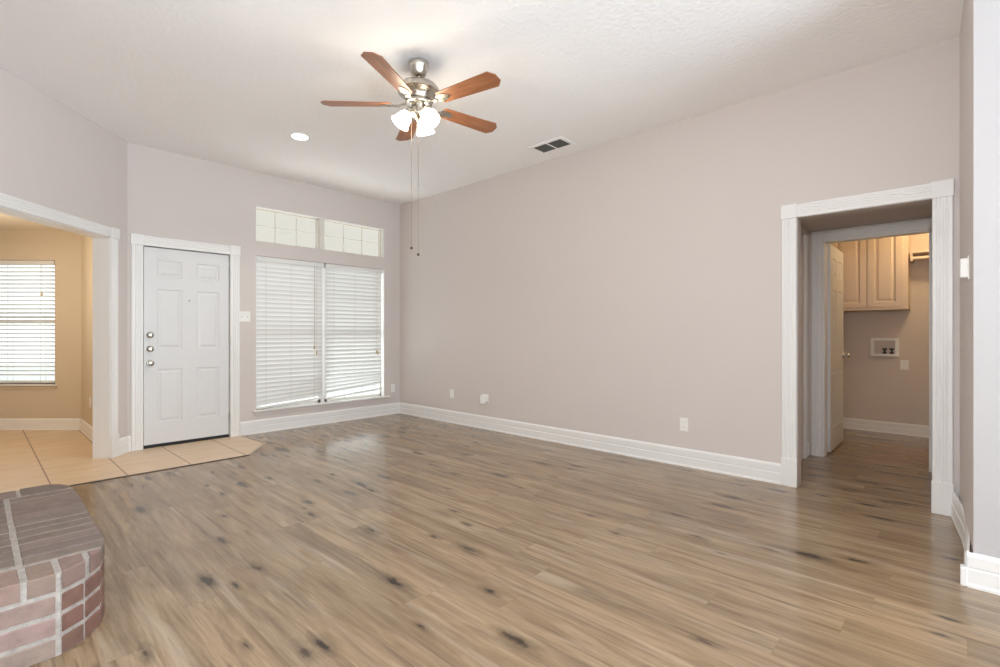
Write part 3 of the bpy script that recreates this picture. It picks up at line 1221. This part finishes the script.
side = []
facets = list(zip(OUT[:-1], OUT[1:]))
for ci in range(3):
    z0 = 0.004 + ci * 0.0775
    z1 = z0 + 0.060
    for fi, (a, b) in enumerate(facets):
        a, b = Vector(a), Vector(b)
        L = (b - a).length
        d = (b - a) / L
        n_ = Vector((-d.y, d.x))
        if fi == 0:
            cuts = []
            e = L - 0.012
            for ln in (0.202, 0.2, 0.2):
                cuts.append((e - ln, e - 0.002))
                e -= ln + 0.016
            base = face_c
        elif fi in (4,):
            k = int(round(L / 0.105))
            cuts = [(i * L / k + 0.007, (i + 1) * L / k - 0.007) for i in range(k)]
            base = head_c
        elif fi == len(facets) - 1:
            k = 4
            cuts = [(i * L / k + 0.006, (i + 1) * L / k - 0.006) for i in range(k)]
            base = head_c
        else:
            cuts = [(0.008, L - 0.006)]
            base = head_c
        for s0, s1 in cuts:
            s0 = max(s0, 0.001)
            if s1 - s0 < 0.015:
                continue
            p = [a + d * s0, a + d * s1, a + d * s1 + n_ * 0.05, a + d * s0 + n_ * 0.05]
            side.append(([tuple(q_) for q_ in p], z0, z1, tint(base)))
brick_obj('face_bricks', side, 'pink and red-brown bricks around the side')

# ------------------------------------------------------------------ ceiling fan
FX, FY = 2.112, 2.742
fan = thing('ceiling_fan', (FX, FY, H), 'five-blade brown wood ceiling fan with nickel motor and three lit shades', 'ceiling fan')
T0 = Matrix.Translation((FX, FY, 0))
mb = MB()
mb.lathe([(0.060, H), (0.070, H - .004), (0.070, H - .022), (0.064, H - .040), (0.056, H - .062), (0.050, H - .085), (0.036, H - .098), (0.016, H - .102)], 32, T0)
mb.build('canopy', M['nickel'], fan, True)
mb = MB()
mb.lathe([(0.013, H - .10), (0.013, 2.92), (0.024, 2.925), (0.024, 2.905)], 16, T0)
mb.build('downrod', M['nickel'], fan, True)
mb = MB()
mb.lathe([(0.024, 2.915), (0.055, 2.912), (0.095, 2.902), (0.124, 2.886), (0.140, 2.866), (0.145, 2.850), (0.145, 2.838), (0.138, 2.830), (0.118, 2.818), (0.105, 2.800), (0.100, 2.782), (0.060, 2.772)], 40, T0)
mb.build('motor_housing', M['nickel'], fan, True)
mb = MB()
mb.lathe([(0.088, 2.778), (0.092, 2.770), (0.092, 2.758), (0.084, 2.752)], 32, T0)
mb.build('flywheel', M['nickel'], fan, True)
mb = MB()
mb.lathe([(0.046, 2.755), (0.050, 2.748), (0.050, 2.700), (0.060, 2.694), (0.064, 2.684), (0.060, 2.674), (0.034, 2.660), (0.018, 2.648), (0.010, 2.630), (0.004, 2.622)], 28, T0)
mb.build('switch_housing', M['nickel'], fan, True)
ZB = 2.752
blades = []
for i in range(5):
    az = math.radians(63.1 + 72 * i)
    R_ = T0 @ Matrix.Translation((0, 0, ZB)) @ Matrix.Rotation(az, 4, 'Z') @ Matrix.Rotation(math.radians(-12), 4, 'X')
    # outline of blade (x radial)
    hw0, hw1 = 0.054, 0.070
    pl = [(0.185, -hw0 + .016), (0.200, -hw0), (0.628, -hw1), (0.664, -hw1 + .040), (0.666, hw1 - .040), (0.628, hw1), (0.200, hw0), (0.185, hw0 - .016)]
    m_ = MB()
    m_.prism(pl, 0.0, 0.006)
    o = m_.build('blade', M['blade'])
    o.parent = fan
    o.matrix_parent_inverse = world_of(fan).inverted()
    o.matrix_basis = R_
    # blade iron: arm + trefoil plate under the blade
    m_ = MB()
    Rn = T0 @ Matrix.Translation((0, 0, ZB)) @ Matrix.Rotation(az, 4, 'Z')
    arm = [(0.075, 0.010), (0.11, 0.004), (0.14, -0.010), (0.175, -0.010)]
    for (x0, z0), (x1, z1) in zip(arm, arm[1:]):
        vs = [m_.bm.verts.new(Rn @ Vector(p)) for p in ((x0, -.014, z0), (x0, .014, z0), (x1, .014, z1), (x1, -.014, z1), (x0, -.014, z0 + .006), (x0, .014, z0 + .006), (x1, .014, z1 + .006), (x1, -.014, z1 + .006))]
        for f in ((0, 3, 2, 1), (4, 5, 6, 7), (0, 1, 5, 4), (1, 2, 6, 5), (2, 3, 7, 6), (3, 0, 4, 7)):
            m_.bm.faces.new([vs[k] for k in f])
    plate = []
    for t in range(24):
        a_ = 2 * math.pi * t / 24
        rr = 1 + 0.10 * math.cos(3 * a_)
        plate.append((0.218 + 0.052 * rr * math.cos(a_), 0.034 * rr * math.sin(a_)))
    m_.prism(plate, -0.006, -0.001, R_)
    m_.build('blade_iron', M['nickel'], fan)
# three shades
for i, azd in enumerate((30, 150, 270)):
    az = math.radians(azd)
    dirv = Vector((math.cos(az), math.sin(az), 0))
    neck = Vector((FX, FY, 2.698)) + dirv * 0.066
    axis = (dirv * 0.58 + Vector((0, 0, -0.81))).normalized()
    m_ = MB()
    m_.tube([Vector((FX, FY, 2.688)) + dirv * 0.045, Vector((FX, FY, 2.694)) + dirv * 0.066, neck], 0.010, 10)
    zq = Vector((0, 0, 1)).rotation_difference(axis).to_matrix().to_4x4()
    mm = Matrix.Translation(neck) @ zq
    m_.lathe([(0.012, -0.012), (0.026, -0.006), (0.028, 0.018), (0.022, 0.020)], 20, mm)
    arm_o = m_.build('lamp_arm', M['nickel'], fan, True)
    m_ = MB()
    prof = [(0.024, 0.012), (0.034, 0.020), (0.044, 0.038), (0.050, 0.060), (0.055, 0.084), (0.066, 0.110), (0.063, 0.110), (0.052, 0.084), (0.047, 0.060), (0.041, 0.038), (0.031, 0.022), (0.021, 0.014)]
    m_.lathe(prof, 28, mm, cap=False)
    m_.build('lamp_shade', M['bulb'], fan, True)
    bp = neck + axis * 0.055
    m_ = MB()
    m_.sphere(bp, 0.024)
    m_.build('light_bulb', M['bulb'], fan, True)
    lp = neck + axis * 0.135
    lamp('fan_bulb_light', 'POINT', lp, 3.0, (1.0, 0.86, 0.62), 0.06)
# pull chains
Rv = Vector((math.sin(math.radians(43)), -math.cos(math.radians(43)), 0))
for off, zend in ((-0.047, 1.757), (0.0, 1.712)):
    p = Vector((FX, FY, 0)) + Rv * off - Vector((math.cos(math.radians(43)), math.sin(math.radians(43)), 0)) * 0.02
    m_ = MB()
    m_.tube([p + Vector((0, 0, 2.668)), p + Vector((0, 0, zend))], 0.0012, 6)
    ch = m_.build('pull_chain', M['chain'], fan)
    m_ = MB()
    m_.sphere(p + Vector((0, 0, zend)), 0.010)
    m_.build('chain_ball', M['ball'], ch, True)

# ------------------------------------------------------------------ recessed light and vent
can = thing('recessed_light', (2.130, 4.605, H), 'round lit recessed downlight in the ceiling left of the fan', 'ceiling light')
Tc = Matrix.Translation((2.130, 4.605, 0))
mb = MB()
mb.lathe([(0.074, H - .004), (0.094, H - .006), (0.098, H - .001), (0.098, H + .001), (0.070, H + .001)], 36, Tc, cap=False)
mb.build('trim_ring', M['plastic'], can, True)
mb = MB()
mb.lathe([(0.0745, H - .002), (0.0745, H - .004), (0.05, H - .006), (0.01, H - .007)], 32, Tc)
mb.build('lens', M['led'], can, True)
sp = lamp('recessed_light_beam', 'SPOT', (2.130, 4.605, H - .02), 60.0, (1.0, 0.97, 0.92), 0.06)
sp.data.spot_size = math.radians(130)
sp.data.spot_blend = 0.8

vent = thing('air_vent', (3.952, 2.974, H), 'rectangular dark ceiling air vent with a white frame', 'air vent')
vx0, vx1, vy0, vy1 = 3.862, 4.042, 2.806, 3.142
mb = MB()
fwv = 0.035
for a, b, c, d in ((vx0 - fwv, vx0, vy0 - fwv, vy1 + fwv), (vx1, vx1 + fwv, vy0 - fwv, vy1 + fwv), (vx0, vx1, vy0 - fwv, vy0), (vx0, vx1, vy1, vy1 + fwv), (vx0, vx1, (vy0 + vy1) / 2 - .008, (vy0 + vy1) / 2 + .008)):
    mb.box(a, b, c, d, H - .008, H)
mb.build('vent_frame', M['ceil'], vent)
mb = MB()
mb.box(vx0, vx1, vy0, vy1, H - .002, H)
mb.build('vent_backing', M['black'], vent)
for y0, y1 in ((vy0, (vy0 + vy1) / 2 - .008), ((vy0 + vy1) / 2 + .008, vy1)):
    mb = MB()
    for k in range(6):
        xx = vx0 + 0.012 + k * (vx1 - vx0 - 0.02) / 5.4
        mm = Matrix.Translation((xx, 0, H - .005)) @ Matrix.Rotation(math.radians(35), 4, 'Y')
        mb.box(-0.008, 0.008, y0, y1, -0.0008, 0.0008, mm)
    mb.build('vent_louvers', M['dark'], vent)

# ------------------------------------------------------------------ switches and outlets


def plate(name, mx, u, z, w, h, label, cat, kind='outlet'):
    root = thing(name, mx @ Vector((u, 0, z)), label, cat, 'white wall outlets' if kind == 'outlet' else None)
    m_ = MB()
    m_.rbox(u - w / 2, u + w / 2, -0.007, 0.0, z - h / 2, z + h / 2, 0.0025, mx)
    m_.build('cover_plate', M['plastic'], root)
    if kind == 'outlet':
        for dz in (-0.021, 0.021):
            m_ = MB()
            m_.rbox(u - .017, u + .017, -0.0095, -0.006, z + dz - .014, z + dz + .014, 0.003, mx)
            s_ = m_.build('socket', M['plastic'], root)
            m_ = MB()
            for du in (-.006, .006):
                m_.box(u + du - .0012, u + du + .0012, -0.0099, -0.009, z + dz - .005, z + dz + .005, mx)
            m_.build('socket_slots', M['slot'], s_)
    elif kind == 'switch':
        for du in (-.027, .027):
            m_ = MB()
            mm = mx @ Matrix.Translation((u + du, -0.008, z)) @ Matrix.Rotation(math.radians(20), 4, 'X')
            m_.rbox(-.006, .006, -0.010, 0.004, -.012, .012, 0.002, mm)
            m_.build('toggle', M['plastic'], root)
    return root


plate('light_switch', mxAw, 2.122, 1.360, 0.118, 0.118, 'white double toggle switch between entry door and window', 'light switch', 'switch')
plate('wall_outlet', mxAw, 4.136, 0.377, 0.072, 0.116, 'white wall outlet right of the window sill near the corner', 'outlet')
plate('wall_outlet', mxB, uB(4.838), 0.376, 0.072, 0.116, 'white wall outlet on the right wall nearest the far corner', 'outlet')
plate('wall_outlet', mxB, uB(1.762), 0.366, 0.072, 0.116, 'white wall outlet on the right wall nearest the hall opening', 'outlet')
plate('wall_outlet', mxLb, 1.15 - 0.450, 0.804, 0.075, 0.112, 'small white outlet on laundry wall below the washer box', 'outlet')
plate('wall_outlet', mxDe, 0.95, 0.40, 0.072, 0.116, 'pale outlet on the narrow dining nook side wall', 'outlet')

jb = thing('junction_box', (XB, 4.225, 0.36), 'small white surface-mounted box with a cable stub on the right wall', 'junction box')
mb = MB()
u_ = uB(4.225)
mb.rbox(u_ - .035, u_ + .058, -0.006, 0, 0.305, 0.425, 0.002, mxB)
mb.build('cover_plate', M['plastic'], jb)
mb = MB()
mb.rbox(u_ - .042, u_ + .030, -0.048, -0.004, 0.312, 0.412, 0.004, mxB)
mb.build('box_body', M['plastic'], jb)
mb = MB()
mb.tube([mxB @ Vector((u_ + .030, -.02, .33)), mxB @ Vector((u_ + .052, -.022, .334)), mxB @ Vector((u_ + .066, -.016, .325))], 0.005, 8)
mb.build('cable_stub', M['slot'], jb)

nR = Vector((dR.y, -dR.x))
if nR.y > 0:
    nR = -nR
mxR = frame_mx((pR0.x, pR0.y), dR, nR)
uR = (XB - 3.40)
wc = thing('wall_control', mxR @ Vector((uR - .035, 0, 1.44)), 'white boxy wall control on the return wall by the hall opening', 'wall control')
mb = MB()
mb.rbox(uR - .072, uR + .002, -0.005, 0, 1.439, 1.557, 0.002, mxR)
mb.build('cover_plate', M['plastic'], wc)
mb = MB()
mb.rbox(uR - .062, uR - .004, -0.033, -0.004, 1.449, 1.545, 0.003, mxR)
mb.build('box_body', M['plastic'], wc)

# ------------------------------------------------------------------ laundry door frame and door
casing('trim_7', mxL, uL(LY1), uL(LY0), LZ, 'white casing around the laundry doorway', 0.092, 0.0, nfl=3, blocks=False, t=0.017, right=True)
liner('trim_8', mxL, uL(LY1) - .001, uL(LY0) + .001, LZ + .001, 0.014, LT + .001, 'white jamb inside the laundry doorway')
# casing edge of the side door in the hall's left wall
mb = MB()
extrude_profile(mb, flute_profile(0.90, 0.995, 0.018, 3), mxHn, 0.0, 2.09, 'z')
struct(mb.build('trim_9', M['trim']), 'white door casing edge on the left wall of the laundry hall', 'trim')

mxLd = frame_mx((5.655, 0.902), (1, 0), (0, 1))
ld = thing('door_2', (5.655, 0.92, 0.015), 'open six-panel laundry door lit brown by warm light', 'door', None, 'structure')
mb = MB()
door_slab(mb, mxLd, 0.735, 0.017, 2.032, 0.036, [(0.105, 0.325), (0.425, 0.640)], [(0.24, 0.80), (0.985, 1.60), (1.73, 1.91)])
mb.build('door_leaf', M['door'], ld)
mb = MB()
knob(mb, mxLd, 0.680, 0.936, 0.025)
m2 = frame_mx((5.655, 0.938), (1, 0), (0, -1))
knob(mb, m2, 0.680, 0.936, 0.025)
mb.build('door_knob', M['nickel'], ld, True)
for z in (0.27, 1.09, 1.83):
    mb = MB()
    mb.box(5.600, 5.656, 0.926, 0.9345, z - .045, z + .045)
    mb.build('hinge', M['plastic'], ld)

# ------------------------------------------------------------------ laundry cabinet, washer box, shelf
CX0, CY0, CY1, CZ0, CZ1 = 7.000, 0.396, 1.128, 1.433, 2.36
cab = thing('wall_cabinet', (7.16, 0.76, CZ0), 'cream two-door wall cabinet hanging in the laundry room', 'cabinet')
mb = MB()
mb.box(CX0 + .002, LB, CY0 + .004, CY1, CZ0 + .012, CZ1)
mb.build('cabinet_body', M['cabinet'], cab)
mb = MB()
mb.rbox(CX0 - .012, LB, CY0, CY1, CZ0, CZ0 + .022, 0.003)
mb.build('bottom_rail', M['cabinet'], cab)
mxCb = frame_mx((CX0 - .018, CY1 - 0.01), (0, -1), (1, 0))
for a, b in ((0.0, 0.352), (0.362, 0.672)):
    mb = MB()
    pan = [(a + .06, b - .06, CZ0 + .085, CZ1 - .08)]
    panel_face(mb, mxCb, a, b, CZ0 + .035, CZ1 - .02, 0, pan, 1, 0.010)
    for u in (a, b):
        mb.bm.faces.new([mb.bm.verts.new(mxCb @ Vector(p)) for p in ((u, 0, CZ0 + .035), (u, .02, CZ0 + .035), (u, .02, CZ1 - .02), (u, 0, CZ1 - .02))])
    for z in (CZ0 + .035, CZ1 - .02):
        mb.bm.faces.new([mb.bm.verts.new(mxCb @ Vector(p)) for p in ((a, 0, z), (b, 0, z), (b, .02, z), (a, .02, z))])
    mb.build('door', M['cabinet'], cab)

wb = thing('washer_box', (LB, 0.629, 0.90), 'white recessed washer hookup box with two valves in the laundry wall', 'utility box')
mxW = frame_mx((LB, 0.759), (0, -1), (1, 0))
mb = MB()
bw, bz0, bz1 = 0.260, 0.899, 1.112
for a, b, c, d in ((0, .032, bz0, bz1), (bw - .032, bw, bz0, bz1), (.032, bw - .032, bz0, bz0 + .028), (.032, bw - .032, bz1 - .028, bz1)):
    mb.box(a, b, -0.028, 0.0, c, d, mxW)
mb.build('box_frame', M['plastic'], wb)
mb = MB()
mb.box(.03, bw - .03, -0.003, 0.0, bz0 + .02, bz1 - .02, mxW)
mb.build('box_back', M['laundry'], wb)
for uu in (0.130, 0.195):
    mb = MB()
    mb.tube([mxW @ Vector((uu, -.016, bz0 + .028)), mxW @ Vector((uu, -.016, bz0 + .095))], 0.010, 10)
    mb.box(uu - .022, uu + .022, -0.026, -0.006, bz0 + .075, bz0 + .095, mxW)
    mb.box(uu - .020, uu + .020, -0.026, -0.006, bz0 + .030, bz0 + .050, mxW)
    mb.build('valve', M['brass'], wb)

sh = thing('closet_shelf', (7.18, 0.0, 2.0), 'white shelf with hanging rod beside the laundry cabinet', 'shelf')
mb = MB()
mb.box(7.02, LB, -0.65, CY0 - .012, 2.048, 2.068)
mb.build('shelf_board', M['cabinet'], sh)
mb = MB()
mb.tube([(7.06, -0.65, 1.992), (7.06, CY0 - .03, 1.992)], 0.019, 14)
mb.build('hanging_rod', M['cabinet'], sh, True)
mb = MB()
mb.box(7.03, LB, CY0 - .034, CY0 - .014, 1.965, 2.048)
mb.build('bracket', M['cabinet'], sh)

# ------------------------------------------------------------------ lamps of the other rooms
lamp('laundry_ceiling_lamp', 'POINT', (6.62, 0.05, 2.33), 15.0, (1.0, 0.72, 0.38), 0.08)
lamp('dining_lamp', 'POINT', (-0.10, 6.8, 1.75), 29.0, (1.0, 0.89, 0.72), 0.14)

# ground outside the front of the house
mb = MB()
mb.box(-8, 14, YA + 4.3, 30, -0.25, -0.15)
M['ground'] = paint('pale_concrete', rgb(225, 225, 222))
struct(mb.build('floor_outside', M['ground']), 'pale ground outside the front windows', 'ground')
